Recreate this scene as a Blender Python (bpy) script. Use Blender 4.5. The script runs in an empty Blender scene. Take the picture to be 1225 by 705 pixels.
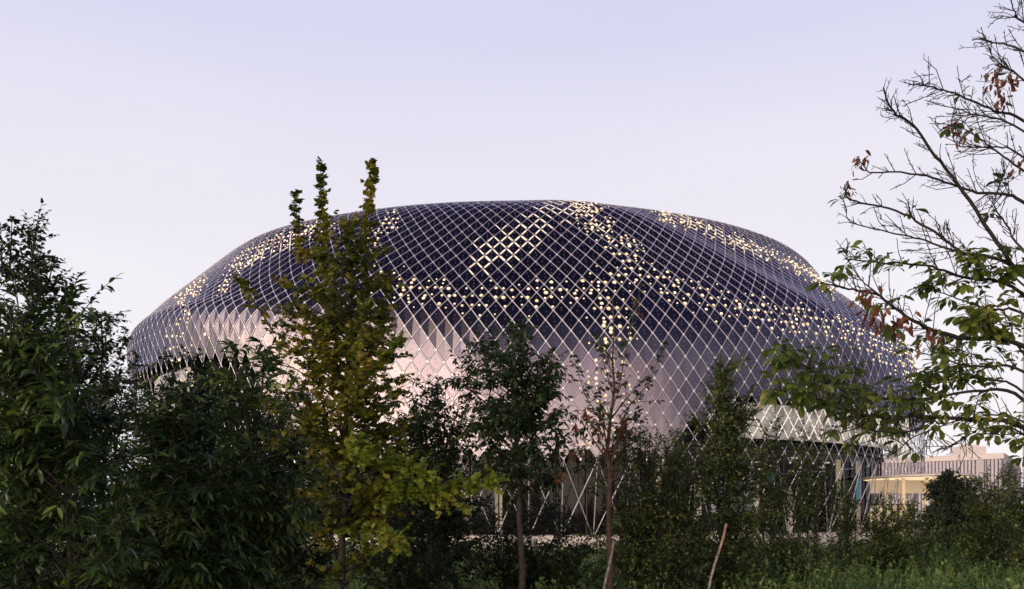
import bpy, math, random
import numpy as np
from math import radians as R
C = bpy.context.scene.collection
SC = bpy.context.scene

# ------------------------------------------------------------------ camera
F_PX, CX_PX, HZ_PX, EYE = 1191.0, 612.5, 612.0, 1.7
cam = bpy.data.cameras.new('camera'); cam.sensor_width = 36; cam.lens = 35
cam.shift_y = (HZ_PX - 352.5) / 1225; cam.clip_start = 0.1; cam.clip_end = 3000
co = bpy.data.objects.new('camera', cam); C.objects.link(co)
co.location = (0, 0, EYE); co.rotation_euler = (R(90), 0, 0); SC.camera = co

# ------------------------------------------------------------------ world: dusk sky
SUN_EL, SUN_AZ = 4.0, 230.0          # degrees; azimuth clockwise from +Y (view direction): behind, a little left
W = bpy.data.worlds.new('World'); SC.world = W; W.use_nodes = True
nt = W.node_tree; nt.nodes.clear()
def N(t, **k):
    n = nt.nodes.new(t)
    for a, b in k.items(): setattr(n, a, b)
    return n
def M2(op, a, b=None, clamp=False):
    n = N('ShaderNodeMath', operation=op, use_clamp=clamp)
    for i, v in enumerate((a, b)):
        if v is None: continue
        if isinstance(v, (int, float)): n.inputs[i].default_value = v
        else: nt.links.new(v, n.inputs[i])
    return n.outputs[0]
tc = N('ShaderNodeTexCoord'); sep = N('ShaderNodeSeparateXYZ')
nt.links.new(tc.outputs['Generated'], sep.inputs[0])
X, Y, Z = sep.outputs
ramp = N('ShaderNodeValToRGB'); nt.links.new(Z, ramp.inputs[0])
cr = ramp.color_ramp; cr.interpolation = 'EASE'
cr.elements[0].position = 0.0; cr.elements[0].color = (.98, .92, .94, 1)
cr.elements[1].position = 1.0; cr.elements[1].color = (.032, .035, .090, 1)
for p, c in ((.14, (.93, .905, .955)), (.30, (.84, .82, .915)), (.46, (.68, .69, .885)), (.57, (.24, .26, .46)), (.66, (.13, .135, .26)), (.80, (.058, .062, .165))):
    e = cr.elements.new(p); e.color = c + (1,)
# azimuth: the sky away from the afterglow (behind, to the right) is already dusky purple
def lobe(ax, ay, lo, hi):
    d = M2('ADD', M2('MULTIPLY', X, ax), M2('MULTIPLY', Y, ay))
    return M2('MULTIPLY', M2('SUBTRACT', d, lo), 1.0 / (hi - lo), True)
dark = lobe(.85, -.53, .40, .84)
glow = lobe(-.60, -.80, .15, .85)
mixd = N('ShaderNodeMix', data_type='RGBA'); mixd.inputs['B'].default_value = (.085, .070, .105, 1)
hz = N('ShaderNodeTexNoise'); hz.inputs['Scale'].default_value = 2.2; hz.inputs['Detail'].default_value = 5
mp = N('ShaderNodeMapping'); mp.inputs['Scale'].default_value = (1, 1, 5); nt.links.new(tc.outputs['Generated'], mp.inputs[0]); nt.links.new(mp.outputs[0], hz.inputs['Vector'])
cl = N('ShaderNodeMix', data_type='RGBA', blend_type='MULTIPLY'); cl.inputs['Factor'].default_value = 1
hr = N('ShaderNodeValToRGB'); nt.links.new(hz.outputs[0], hr.inputs[0]); hr.color_ramp.elements[0].position = .3; hr.color_ramp.elements[1].position = .7
hr.color_ramp.elements[0].color = (.965, .96, .975, 1); hr.color_ramp.elements[1].color = (1.02, 1.01, 1.0, 1)
nt.links.new(ramp.outputs[0], cl.inputs['A']); nt.links.new(hr.outputs[0], cl.inputs['B'])      # faint veils of high cloud
nt.links.new(cl.outputs['Result'], mixd.inputs['A'])
lowz = M2('SUBTRACT', 1.0, M2('MULTIPLY', M2('SUBTRACT', Z, .25), 2.5, True), True)
nt.links.new(M2('MULTIPLY', M2('MULTIPLY', dark, lowz), .92), mixd.inputs['Factor'])
gr = N('ShaderNodeValToRGB'); nt.links.new(Z, gr.inputs[0])
g = gr.color_ramp; g.elements[0].color = (1, 1, 1, 1); g.elements[1].color = (0, 0, 0, 1); g.elements[1].position = .44; g.interpolation = 'EASE'
e = g.elements.new(.16); e.color = (.85, .85, .85, 1)
g2n = N('ShaderNodeValToRGB'); nt.links.new(Z, g2n.inputs[0]); g2 = g2n.color_ramp
g2.elements[0].color = (1.95, 1.58, 1.12, 1); g2.elements[0].position = .1; g2.elements[1].color = (.95, .62, .62, 1); g2.elements[1].position = .27
pink = N('ShaderNodeMix', data_type='RGBA'); pink.inputs['B'].default_value = (.80, .50, .52, 1)
nt.links.new(mixd.outputs['Result'], pink.inputs['A']); nt.links.new(M2('MULTIPLY', lobe(-.05, -1.0, .72, .99), M2('MULTIPLY', lowz, .75)), pink.inputs['Factor'])
addg = N('ShaderNodeMix', data_type='RGBA')
nt.links.new(pink.outputs['Result'], addg.inputs['A']); nt.links.new(g2n.outputs[0], addg.inputs['B'])
nt.links.new(M2('MULTIPLY', glow, gr.outputs[0]), addg.inputs['Factor'])
bg1 = N('ShaderNodeBackground'); nt.links.new(addg.outputs['Result'], bg1.inputs[0])
# gain added to the sky behind the camera, to light the plants and net
hi = M2('MULTIPLY', M2('SUBTRACT', Z, .14), 2.9, True)
nt.links.new(M2('ADD', 1.0, M2('MULTIPLY', M2('MULTIPLY', Y, -1.6, True), M2('SUBTRACT', 2.2, M2('MULTIPLY', hi, 2.7)))), bg1.inputs[1])
sky = N('ShaderNodeTexSky', sky_type='NISHITA'); sky.sun_disc = False
sky.sun_elevation = R(SUN_EL); sky.sun_rotation = R(SUN_AZ)
bg2 = N('ShaderNodeBackground'); nt.links.new(sky.outputs[0], bg2.inputs[0]); bg2.inputs[1].default_value = 0.006
ads = N('ShaderNodeAddShader'); out = N('ShaderNodeOutputWorld')
nt.links.new(bg1.outputs[0], ads.inputs[0]); nt.links.new(bg2.outputs[0], ads.inputs[1]); nt.links.new(ads.outputs[0], out.inputs[0])
# last warm light from the afterglow
sl = bpy.data.lights.new('sun', 'SUN'); sl.energy = 2.8; sl.angle = R(70); sl.color = (1, .73, .48)
so = bpy.data.objects.new('sun', sl); C.objects.link(so)
so.rotation_euler = (R(90 - 8), 0, R(180 - SUN_AZ))
SC.view_settings.view_transform = 'Standard'; SC.view_settings.look = 'None'
SC.view_settings.exposure = 0; SC.view_settings.gamma = 1; SC.view_settings.use_curve_mapping = False
SC.cycles.max_bounces = 8; SC.cycles.transparent_max_bounces = 12; SC.cycles.use_denoising = True

# ------------------------------------------------------------------ helpers
def P(px, py, d):                       # a place measured on the photograph at distance d along the view axis
    return np.array([(px - CX_PX) / F_PX * d, d, EYE - (py - HZ_PX) / F_PX * d])
def tag(o, label=None, cat=None, group=None, kind=None):
    if label: o['label'] = label
    if cat: o['category'] = cat
    if group: o['group'] = group
    if kind: o['kind'] = kind
    return o
def empty(name, loc, label, cat, group=None):
    o = bpy.data.objects.new(name, None); C.objects.link(o); o.location = loc; o.empty_display_size = .2
    return tag(o, label, cat, group)
def link(name, me, parent=None, loc=None):
    o = bpy.data.objects.new(name, me); C.objects.link(o)
    if loc is not None: o.location = loc
    if parent is not None: o.parent = parent
    return o
class MB:
    """collects numpy vertices and polygons (uniform n per batch) into one mesh"""
    def __init__(s): s.v = []; s.f = []; s.n = 0; s.mi = []
    def add(s, v, f, mi=0):
        v = np.asarray(v, float).reshape(-1, 3); f = np.asarray(f, int)
        s.v.append(v); s.f.append(f + s.n); s.mi.append(np.full(len(f), mi)); s.n += len(v)
    def build(s, name, mats, parent=None, origin=None, smooth=True):
        me = bpy.data.meshes.new(name)
        v = np.vstack(s.v)
        if origin is not None: v = v - np.asarray(origin)
        loops = np.concatenate([f.ravel() for f in s.f])
        tot = np.concatenate([np.full(len(f), f.shape[1]) for f in s.f])
        st = np.concatenate([[0], np.cumsum(tot)[:-1]])
        me.vertices.add(len(v)); me.vertices.foreach_set('co', v.ravel())
        me.loops.add(len(loops)); me.loops.foreach_set('vertex_index', loops.astype(np.int32))
        me.polygons.add(len(tot)); me.polygons.foreach_set('loop_start', st.astype(np.int32))
        me.polygons.foreach_set('loop_total', tot.astype(np.int32))
        for m in (mats if isinstance(mats, (list, tuple)) else [mats]): me.materials.append(m)
        me.polygons.foreach_set('material_index', np.concatenate(s.mi).astype(np.int32))
        me.polygons.foreach_set('use_smooth', np.full(len(tot), smooth))
        me.update(calc_edges=True); me.validate()
        return link(name, me, parent)
    def box(s, c, h, rz=0, mi=0):
        q = np.array([[x, y, z] for x in (-1, 1) for y in (-1, 1) for z in (-1, 1)]) * np.asarray(h)
        ca, sa = math.cos(rz), math.sin(rz)
        q = np.c_[q[:, 0] * ca - q[:, 1] * sa, q[:, 0] * sa + q[:, 1] * ca, q[:, 2]] + np.asarray(c)
        s.add(q, [(0, 1, 3, 2), (4, 6, 7, 5), (0, 4, 5, 1), (2, 3, 7, 6), (0, 2, 6, 4), (1, 5, 7, 3)], mi)
    def rods(s, a, b, r0, r1=None, k=4, mi=0):
        """many straight rods a[i]-b[i] at once"""
        a = np.atleast_2d(a).astype(float); b = np.atleast_2d(b).astype(float); n = len(a)
        r0 = np.broadcast_to(r0, n); r1 = r0 if r1 is None else np.broadcast_to(r1, n)
        d = b - a; d /= np.linalg.norm(d, axis=1)[:, None] + 1e-9
        u = np.cross(d, [0.31, .17, .93]); u /= np.linalg.norm(u, axis=1)[:, None] + 1e-9; w = np.cross(d, u)
        ang = np.arange(k) / k * 2 * np.pi
        ring = u[:, None] * np.cos(ang)[None, :, None] + w[:, None] * np.sin(ang)[None, :, None]
        v = np.concatenate([a[:, None] + ring * r0[:, None, None], b[:, None] + ring * r1[:, None, None]], 1)
        i = np.arange(k); q = np.stack([i, (i + 1) % k, (i + 1) % k + k, i + k], 1)
        s.add(v.reshape(-1, 3), (q[None] + (np.arange(n) * 2 * k)[:, None, None]).reshape(-1, 4), mi)
    def tube(s, pts, rad, k=6, mi=0):
        pts = np.asarray(pts, float); rad = np.broadcast_to(rad, len(pts))
        t = np.gradient(pts, axis=0); t /= np.linalg.norm(t, axis=1)[:, None] + 1e-9
        ref = np.array([.3, .9, .1]) if abs(t[0, 2]) > .7 else np.array([.1, .2, 1.])
        u = np.cross(t, ref); u /= np.linalg.norm(u, axis=1)[:, None] + 1e-9; w = np.cross(t, u)
        ang = np.arange(k) / k * 2 * np.pi
        v = pts[:, None] + (u[:, None] * np.cos(ang)[None, :, None] + w[:, None] * np.sin(ang)[None, :, None]) * rad[:, None, None]
        i = np.arange(k); q = np.stack([i, (i + 1) % k, (i + 1) % k + k, i + k], 1)
        s.add(v.reshape(-1, 3), (q[None] + (np.arange(len(pts) - 1) * k)[:, None, None]).reshape(-1, 4), mi)
    def lathe(s, prof, a0=0, a1=2 * np.pi, n=96, c=(0, 0, 0), mi=0):
        """profile (r,z) swept round the axis, angle from the front (-Y) to the right"""
        prof = np.asarray(prof, float); th = np.linspace(a0, a1, n + 1)
        v = np.stack([prof[None, :, 0] * np.sin(th)[:, None], -prof[None, :, 0] * np.cos(th)[:, None],
                      np.broadcast_to(prof[:, 1], (n + 1, len(prof)))], 2) + np.asarray(c)
        m = len(prof); i, j = np.meshgrid(np.arange(n), np.arange(m - 1), indexing='ij'); a = (i * m + j).ravel()
        s.add(v.reshape(-1, 3), np.stack([a, a + m, a + m + 1, a + 1], 1), mi)

# ------------------------------------------------------------------ materials
def mat(name, col, rough=.6, metal=0., emit=None, es=0., noise=None, bump=0., bscale=20.):
    m = bpy.data.materials.new(name); m.use_nodes = True; t = m.node_tree; b = t.nodes['Principled BSDF']
    b.inputs['Base Color'].default_value = (*col, 1); b.inputs['Roughness'].default_value = rough; b.inputs['Metallic'].default_value = metal
    if emit: b.inputs['Emission Color'].default_value = (*emit, 1); b.inputs['Emission Strength'].default_value = es
    if noise or bump:
        tc = t.nodes.new('ShaderNodeTexCoord')
    if noise:                              # (second colour, scale)
        n = t.nodes.new('ShaderNodeTexNoise'); n.inputs['Scale'].default_value = noise[1]; n.inputs['Detail'].default_value = 6
        t.links.new(tc.outputs['Object'], n.inputs['Vector'])
        r = t.nodes.new('ShaderNodeValToRGB'); r.color_ramp.elements[0].position = .35; r.color_ramp.elements[1].position = .68
        r.color_ramp.elements[0].color = (*col, 1); r.color_ramp.elements[1].color = (*noise[0], 1)
        t.links.new(n.outputs[0], r.inputs[0]); t.links.new(r.outputs[0], b.inputs['Base Color'])
    if bump:
        n = t.nodes.new('ShaderNodeTexNoise'); n.inputs['Scale'].default_value = bscale; n.inputs['Detail'].default_value = 8
        t.links.new(tc.outputs['Object'], n.inputs['Vector'])
        bp = t.nodes.new('ShaderNodeBump'); bp.inputs['Strength'].default_value = bump; bp.inputs['Distance'].default_value = .05
        t.links.new(n.outputs[0], bp.inputs['Height']); t.links.new(bp.outputs[0], b.inputs['Normal'])
    return m
def leafmat(name, cols, rough=.42, transl=.25, patch=2.0):
    """leaf colour varies leaf by leaf and in patches through the crown"""
    m = bpy.data.materials.new(name); m.use_nodes = True; t = m.node_tree; b = t.nodes['Principled BSDF']; o = t.nodes['Material Output']
    g = t.nodes.new('ShaderNodeNewGeometry'); tc = t.nodes.new('ShaderNodeTexCoord')
    n = t.nodes.new('ShaderNodeTexNoise'); n.inputs['Scale'].default_value = patch; n.inputs['Detail'].default_value = 2
    t.links.new(tc.outputs['Object'], n.inputs['Vector'])
    a = t.nodes.new('ShaderNodeMath'); a.operation = 'MULTIPLY_ADD'; a.inputs[1].default_value = .45; t.links.new(g.outputs['Random Per Island'], a.inputs[0])
    s = t.nodes.new('ShaderNodeMath'); s.operation = 'MULTIPLY_ADD'; s.inputs[1].default_value = 1.5; s.inputs[2].default_value = -.48
    t.links.new(n.outputs[0], s.inputs[0]); t.links.new(s.outputs[0], a.inputs[2])
    r = t.nodes.new('ShaderNodeValToRGB'); k = len(cols)
    r.color_ramp.elements[0].color = (*cols[0][1], 1); r.color_ramp.elements[0].position = cols[0][0]
    r.color_ramp.elements[1].color = (*cols[-1][1], 1); r.color_ramp.elements[1].position = cols[-1][0]
    for p, c in cols[1:-1]: e = r.color_ramp.elements.new(p); e.color = (*c, 1)
    t.links.new(a.outputs[0], r.inputs[0]); t.links.new(r.outputs[0], b.inputs['Base Color'])
    b.inputs['Roughness'].default_value = rough
    tr = t.nodes.new('ShaderNodeBsdfTranslucent'); mx = t.nodes.new('ShaderNodeMixShader'); mx.inputs[0].default_value = transl
    t.links.new(r.outputs[0], tr.inputs[0]); t.links.new(b.outputs[0], mx.inputs[1]); t.links.new(tr.outputs[0], mx.inputs[2])
    t.links.new(mx.outputs[0], o.inputs[0])
    return m
M = {}
M['lattice'] = mat('brushed_steel_net', (.60, .60, .70), .36, .65)
M['node'] = mat('steel_node', (.8, .8, .84), .3, .3)
M['shell'] = mat('inner_shell_dark', (.012, .012, .020), .7)
M['plinth'] = mat('pale_concrete', (.62, .60, .58), .8, noise=((.52, .50, .48), 3), bump=.2)
M['floor'] = mat('interior_floor', (.08, .075, .07), .5)
M['white'] = mat('white_ceiling', (.8, .78, .74), .7)
M['core'] = mat('interior_timber', (.030, .026, .024), .6, noise=((.02, .018, .016), 2))
M['mullion'] = mat('dark_window_frame', (.03, .03, .035), .4, .6)
M['led'] = mat('lit_led', (.9, .8, .6), .4, emit=(1, .80, .50), es=1.35)
for q, e_ in enumerate((.62, 1.1, 2.1)): M['led%d' % q] = mat('lit_led', (.9, .8, .6), .4, emit=(1, .78, .46), es=e_)
M['lens'] = mat('led_lens', (.5, .42, .32), .4, emit=(1, .72, .42), es=.42)  # glare halo round each LED put in as a glow, no real lens
M['led_off'] = mat('unlit_led', (.30, .30, .40), .35)
M['glint'] = mat('net_glint_glow', (.9, .8, .6), .4, emit=(1, .84, .66), es=.55)
for q, e_ in enumerate((.26, .48, .75)): M['glint%d' % q] = mat('net_glint_glow', (.5, .45, .4), .4, emit=(1, .83, .66), es=e_)  # emission stands in for LED light glinting on the net rods
M['ceil_lamp'] = mat('ceiling_lamp', (.9, .8, .6), .4, emit=(1, .82, .55), es=1.3)
M['cream_lit'] = mat('backlit_cream', (.8, .7, .5), .5, emit=(1, .80, .48), es=.55)
M['teal_lit'] = mat('lit_screen_teal', (.1, .3, .35), .4, emit=(.12, .50, .62), es=.7)
M['blue_lit'] = mat('lit_screen_blue', (.1, .3, .6), .4, emit=(.15, .50, .95), es=.9)
M['ceil_glow'] = mat('added_ceiling_glow', (.85, .82, .76), .6, emit=(1, .90, .76), es=.30)  # glow added for the lit ceiling seen through the net
t_ = M['ceil_glow'].node_tree; v_ = t_.nodes.new('ShaderNodeTexVoronoi'); v_.inputs['Scale'].default_value = 1.1
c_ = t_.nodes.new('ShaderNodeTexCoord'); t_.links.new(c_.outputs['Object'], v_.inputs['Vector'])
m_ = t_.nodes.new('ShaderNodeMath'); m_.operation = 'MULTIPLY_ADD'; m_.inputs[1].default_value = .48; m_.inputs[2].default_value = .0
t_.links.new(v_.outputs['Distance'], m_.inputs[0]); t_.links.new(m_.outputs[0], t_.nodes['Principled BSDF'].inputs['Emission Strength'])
M['ceil_glow'].node_tree.nodes['Principled BSDF'].inputs['Base Color'].default_value = (.16, .15, .15, 1)
M['net_glow'] = mat('glowing_net', (.85, .83, .80), .5, emit=(1, .92, .80), es=.55)  # brightness of the lit net put in as emission
M['soffit'] = mat('soffit_painted_glow', (.9, .8, .65), .5, emit=(1, .74, .42), es=.85)  # warm light on the canopy underside put into the material
M['transom'] = mat('transom_glass', (.40, .34, .28), .3, emit=(1, .80, .54), es=.16)
M['door_glow'] = mat('lit_door_glass', (.3, .25, .18), .2, emit=(1, .76, .44), es=.42)
M['post'] = mat('cream_post', (.62, .52, .40), .5, emit=(1, .75, .45), es=.12)  # faint warm light put into the post colour
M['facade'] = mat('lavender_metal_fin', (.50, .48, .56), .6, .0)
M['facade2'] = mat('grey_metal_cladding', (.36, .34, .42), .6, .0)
M['parapet'] = mat('pale_parapet', (.64, .60, .62), .7)
M['winglass'] = mat('far_window_glass', (.32, .31, .38), .3, .2)
M['tower'] = mat('beige_render', (.50, .45, .43), .8)
M['bark'] = mat('grey_brown_bark', (.050, .042, .034), .85, noise=((.10, .085, .07), 14), bump=.6, bscale=30)
M['bark_dark'] = mat('dark_bark', (.018, .015, .016), .8, noise=((.035, .03, .03), 16), bump=.4, bscale=40)
M['bark_rust'] = mat('rusty_bark', (.045, .030, .025), .85, noise=((.11, .065, .048), 12), bump=.6, bscale=30)
M['dead'] = leafmat('withered_leaf', [(0.1, (0.066, 0.021, 0.011)), (0.6, (0.144, 0.051, 0.024)), (0.95, (0.238, 0.105, 0.049))], .6, .3)
M['chestnut'] = leafmat('glossy_chestnut_leaf', [(0.05, (0.008, 0.022, 0.007)), (0.5, (0.036, 0.079, 0.022)), (0.85, (0.144, 0.215, 0.056)), (1, (0.446, 0.464, 0.14))], .34, .25)  # dark and bright ends spread to put shade and highlights into the leaf colour
M['dark_oval'] = leafmat('dark_green_leaf', [(0.05, (0.006, 0.016, 0.006)), (0.6, (0.023, 0.049, 0.017)), (1, (0.098, 0.161, 0.049))], .42, .2)
M['maple'] = leafmat('yellowing_maple_leaf', [(0, (.035, .062, .012)), (.38, (.095, .128, .020)), (.66, (.21, .215, .032)), (.85, (.36, .30, .045)), (1, (.50, .40, .08))], .42, .45, 1.6)
M['maple_y'] = leafmat('bright_yellow_maple_leaf', [(0, (0.11, 0.19, 0.025)), (0.5, (0.22, 0.3, 0.04)), (1, (0.5, 0.48, 0.1))], .42, .5, 3.0)
M['ash'] = leafmat('mid_green_leaf', [(0.05, (0.011, 0.026, 0.011)), (0.6, (0.036, 0.073, 0.026)), (1, (0.101, 0.158, 0.057))], .42, .25)
M['fine'] = leafmat('olive_fine_leaf', [(0.05, (0.021, 0.039, 0.011)), (0.6, (0.076, 0.122, 0.032)), (0.95, (0.3, 0.353, 0.091))], .5, .25)
M['buckeye'] = leafmat('tree_leaf_green', [(0.05, (0.041, 0.08, 0.019)), (0.45, (0.114, 0.182, 0.04)), (0.8, (0.237, 0.284, 0.053)), (1, (0.484, 0.408, 0.076))], .33, .48, 1.2)
M['conifer'] = leafmat('conifer_sprig', [(.0, (.010, .022, .014)), (1, (.028, .048, .024))], .6, .1)
M['herb'] = leafmat('weed_leaf', [(0.05, (0.03, 0.063, 0.02)), (0.5, (0.105, 0.198, 0.057)), (1, (0.312, 0.436, 0.124))], .45, .3, .8)
M['ground'] = mat('dark_soil_and_grass', (.018, .026, .012), .9, noise=((.04, .052, .02), .9), bump=.8, bscale=6)
M['gravel'] = mat('pale_gravel', (.42, .39, .35), .9, noise=((.32, .29, .26), 9), bump=.5, bscale=40)
M['birch'] = mat('white_peeling_stick', (.34, .32, .31), .8, noise=((.05, .045, .04), 12), bump=.3)
M['pinktip'] = mat('pink_painted_wood', (.34, .15, .13), .8, noise=((.45, .36, .33), 14))

# photovoltaic panels: mirror-like dark glass, each leaning a touch differently
def panelmat():
    m = mat('photovoltaic_glass', (.56, .52, .58), .20, 1.0); t = m.node_tree; b = t.nodes['Principled BSDF']
    g = t.nodes.new('ShaderNodeNewGeometry')
    r = t.nodes.new('ShaderNodeValToRGB'); r.color_ramp.elements[0].color = (.145, .135, .165, 1); r.color_ramp.elements[1].color = (.200, .185, .225, 1)
    t.links.new(g.outputs['Random Per Island'], r.inputs[0]); t.links.new(r.outputs[0], b.inputs['Base Color'])
    return m
M['panel'] = panelmat()
for k_, c_ in (('panel', (.42, .46, .68, 1)), ('lattice', (.42, .46, .66, 1))): M[k_].node_tree.nodes['Principled BSDF'].inputs['Specular Tint'].default_value = c_
def glassmat():
    m = bpy.data.materials.new('tinted_glazing'); m.use_nodes = True; t = m.node_tree; t.nodes.remove(t.nodes['Principled BSDF'])
    a = t.nodes.new('ShaderNodeBsdfTransparent'); a.inputs[0].default_value = (.5, .5, .52, 1)
    b = t.nodes.new('ShaderNodeBsdfGlossy'); b.inputs['Roughness'].default_value = .04; b.inputs[0].default_value = (.30, .31, .35, 1)
    fr = t.nodes.new('ShaderNodeFresnel'); fr.inputs[0].default_value = 1.45
    x = t.nodes.new('ShaderNodeMixShader'); t.links.new(fr.outputs[0], x.inputs[0]); t.links.new(a.outputs[0], x.inputs[1]); t.links.new(b.outputs[0], x.inputs[2])
    t.links.new(x.outputs[0], t.nodes['Material Output'].inputs[0]); return m
M['glass'] = glassmat()

# ------------------------------------------------------------------ ground
def sheet(name, pts, z, m):
    b = MB(); b.add([(x, y, z) for x, y in pts], [list(range(len(pts)))]); return tag(b.build(name, m), kind='structure')
sheet('ground', [(-1500, -1500), (1500, -1500), (1500, 1500), (-1500, 1500)], 0, M['ground'])
PC = np.array([0.75, 70.0, 0.0])                        # centre of the pavilion
b = MB(); b.lathe([(26.4, .006), (36, .006)], n=120, c=PC); tag(b.build('gravel_path', M['gravel']), kind='structure')
sheet('forecourt', [(27, 44), (120, 52), (120, 90), (33, 80)], .010, M['gravel'])

# ------------------------------------------------------------------ the pavilion
KF = np.array([(26.15, 4.0), (26.1, 7), (25.8, 9.8), (24.5, 12.3), (22.4, 14.8), (19.9, 17.0), (17.2, 18.15), (14.5, 18.2), (11.5, 17.1)])
KL = np.array([(25.5, 4.0), (25.65, 8.4), (25.95, 11.75), (24.9, 13.1), (22.7, 15.25), (20.45, 17.2), (17.7, 18.25), (14.5, 18.3), (11.5, 17.3)])
KR = np.array([(26.1, 4.0), (26.1, 7), (25.8, 9.7), (25.0, 11.7), (22.95, 13.55), (20.7, 15.55), (18.75, 17.6), (14.5, 18.5), (11.5, 17.2)])
KEYS = [(-180, KF), (-100, KL), (-50, KL), (0, KF), (54, KR), (100, KR), (180, KF)]
def skin(th, u):
    """skin point for angle th (radians, from the front to the right) and height parameter u 0..1"""
    th = np.asarray(th, float); u = np.asarray(u, float)
    d = (np.degrees(th) + 180) % 360 - 180
    K = np.zeros(th.shape + KF.shape)
    for (a, A), (c, B_) in zip(KEYS, KEYS[1:]):
        m = (d >= a) & (d <= c); t = np.clip((d - a) / (c - a), 0, 1); t = t * t * (3 - 2 * t)
        K[m] = (A[None] * (1 - t[..., None, None][m]) + B_[None] * t[..., None, None][m]) if m.any() else K[m]
    n = len(KF); K = np.concatenate([2 * K[..., :1, :] - K[..., 1:2, :], K, 2 * K[..., -1:, :] - K[..., -2:-1, :]], -2)
    x = np.clip(u, 0, .99999) * (n - 1); i = x.astype(int); t = (x - i)[..., None]
    g = lambda k: np.take_along_axis(K, (i + k)[..., None, None] * np.ones((1, 2), int), -2)[..., 0, :]
    a, b_, c, e = g(0), g(1), g(2), g(3)
    q = .5 * (2 * b_ + (c - a) * t + (2 * a - 5 * b_ + 4 * c - e) * t ** 2 + (3 * b_ - a - 3 * c + e) * t ** 3)
    # a soft crease sweeping down across the front, right of centre
    uc = .70 - .012 * (d - 8); bump = .32 * np.exp(-((u - uc) / .075) ** 2) * np.exp(-((d - 24) / 24) ** 2)
    r = q[..., 0] + bump * .55; z = q[..., 1] + bump * .6 * np.clip((.80 - u) / .15, 0, 1)
    wv = .085 * np.sin(th * 9 + u * 13) * np.clip((u - .25) / .2, 0, 1) * np.clip((.74 - u) / .15, 0, 1); r = r + wv * .6; z = z + wv * .7 # gentle ripples
    return np.stack([PC[0] + r * np.sin(th), PC[1] - r * np.cos(th), z], -1)
def proj(p): return np.stack([CX_PX + p[..., 0] / p[..., 1] * F_PX, HZ_PX - (p[..., 2] - EYE) / p[..., 1] * F_PX], -1)
def zlow(th):                                         # lower edge of the closed panels
    d = np.degrees((th + np.pi) % (2 * np.pi) - np.pi)
    s = lambda a, c: (lambda t: t * t * (3 - 2 * t))(np.clip((d - a) / (c - a), 0, 1))
    return 9.5 * (1 - s(-33, -22)) + 3.9 * s(-33, -22) * (1 - s(10, 22)) + 6.9 * s(10, 22)
pav = empty('pavilion', (PC[0], PC[1], 0), 'large round pavilion wrapped in a shimmering diamond net with glowing points of light', 'pavilion')
O = np.array([PC[0], PC[1], 0.0])
NC, NR = 216, 46
th0 = 2 * np.pi / NC
# rows spaced evenly along the front profile
uu = np.linspace(0, 1, 400); pf = skin(np.zeros(400), uu); sl_ = np.concatenate([[0], np.cumsum(np.linalg.norm(np.diff(pf, axis=0), axis=1))])
U = np.interp(np.linspace(0, sl_[-1], NR + 1), sl_, uu)
I, J = np.meshgrid(np.arange(NC), np.arange(NR + 1), indexing='ij')
node = skin((I + .5 * (J % 2)) * th0, U[J])           # (NC, NR+1, 3)
def normal_at(th, u):
    e = 1e-3; a = skin(th + e, u) - skin(th - e, u); c = skin(th, np.clip(u + e, 0, 1)) - skin(th, np.clip(u - e, 0, 1))
    n = np.cross(a, c); return n / np.linalg.norm(n, axis=-1)[..., None]
# lattice edges
ev = J[:, :-1] % 2
i1 = np.where(ev == 1, (I[:, :-1] + 1) % NC, I[:, :-1]); i0 = np.where(ev == 1, I[:, :-1], (I[:, :-1] - 1) % NC)
A = node[:, :-1].reshape(-1, 3); jj = (J[:, :-1] + 1)
B1 = node[i1, jj].reshape(-1, 3); B0 = node[i0, jj].reshape(-1, 3)
b = MB()
nn = normal_at((I + .5 * (J % 2)) * th0, U[J]).reshape(-1, 3); nd = node.reshape(-1, 3)
ea, eb = np.vstack([A, A]), np.vstack([B1, B0])
n3d = nn.reshape(NC, NR + 1, 3)
def ribbons(b, a, c, na, nc, w, lift, th, mi=0):
    """flat strips lying in the skin"""
    t = np.cross(c - a, na + nc); t /= np.linalg.norm(t, axis=1)[:, None]; w = np.broadcast_to(w, len(a))[:, None] / 2
    v = np.stack([a - t * w + na * (lift - th), a - t * w * .8 + na * lift, a + t * w * .8 + na * lift, a + t * w + na * (lift - th),
                  c - t * w + nc * (lift - th), c - t * w * .8 + nc * lift, c + t * w * .8 + nc * lift, c + t * w + nc * (lift - th)], 1)
    f = np.array([(0, 1, 5, 4), (1, 2, 6, 5), (2, 3, 7, 6), (0, 4, 7, 3)])
    b.add(v.reshape(-1, 3), (f[None] + (np.arange(len(a)) * 8)[:, None, None]).reshape(-1, 4), mi)
na_ = np.vstack([n3d[:, :-1].reshape(-1, 3)] * 2); nb_ = np.vstack([n3d[i1, jj].reshape(-1, 3), n3d[i0, jj].reshape(-1, 3)])
ribbons(b, ea, eb, na_, nb_, .050, .008, .010)
# small discs where the rods cross
b.rods(nd - nn * .01, nd + nn * .011, .064, .048, k=6, mi=1)
b.rods(nd + nn * .0108, nd + nn * .016, .049, .004, k=6, mi=1)
b.build('diamond_net', [M['lattice'], M['node']], pav, O)
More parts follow.
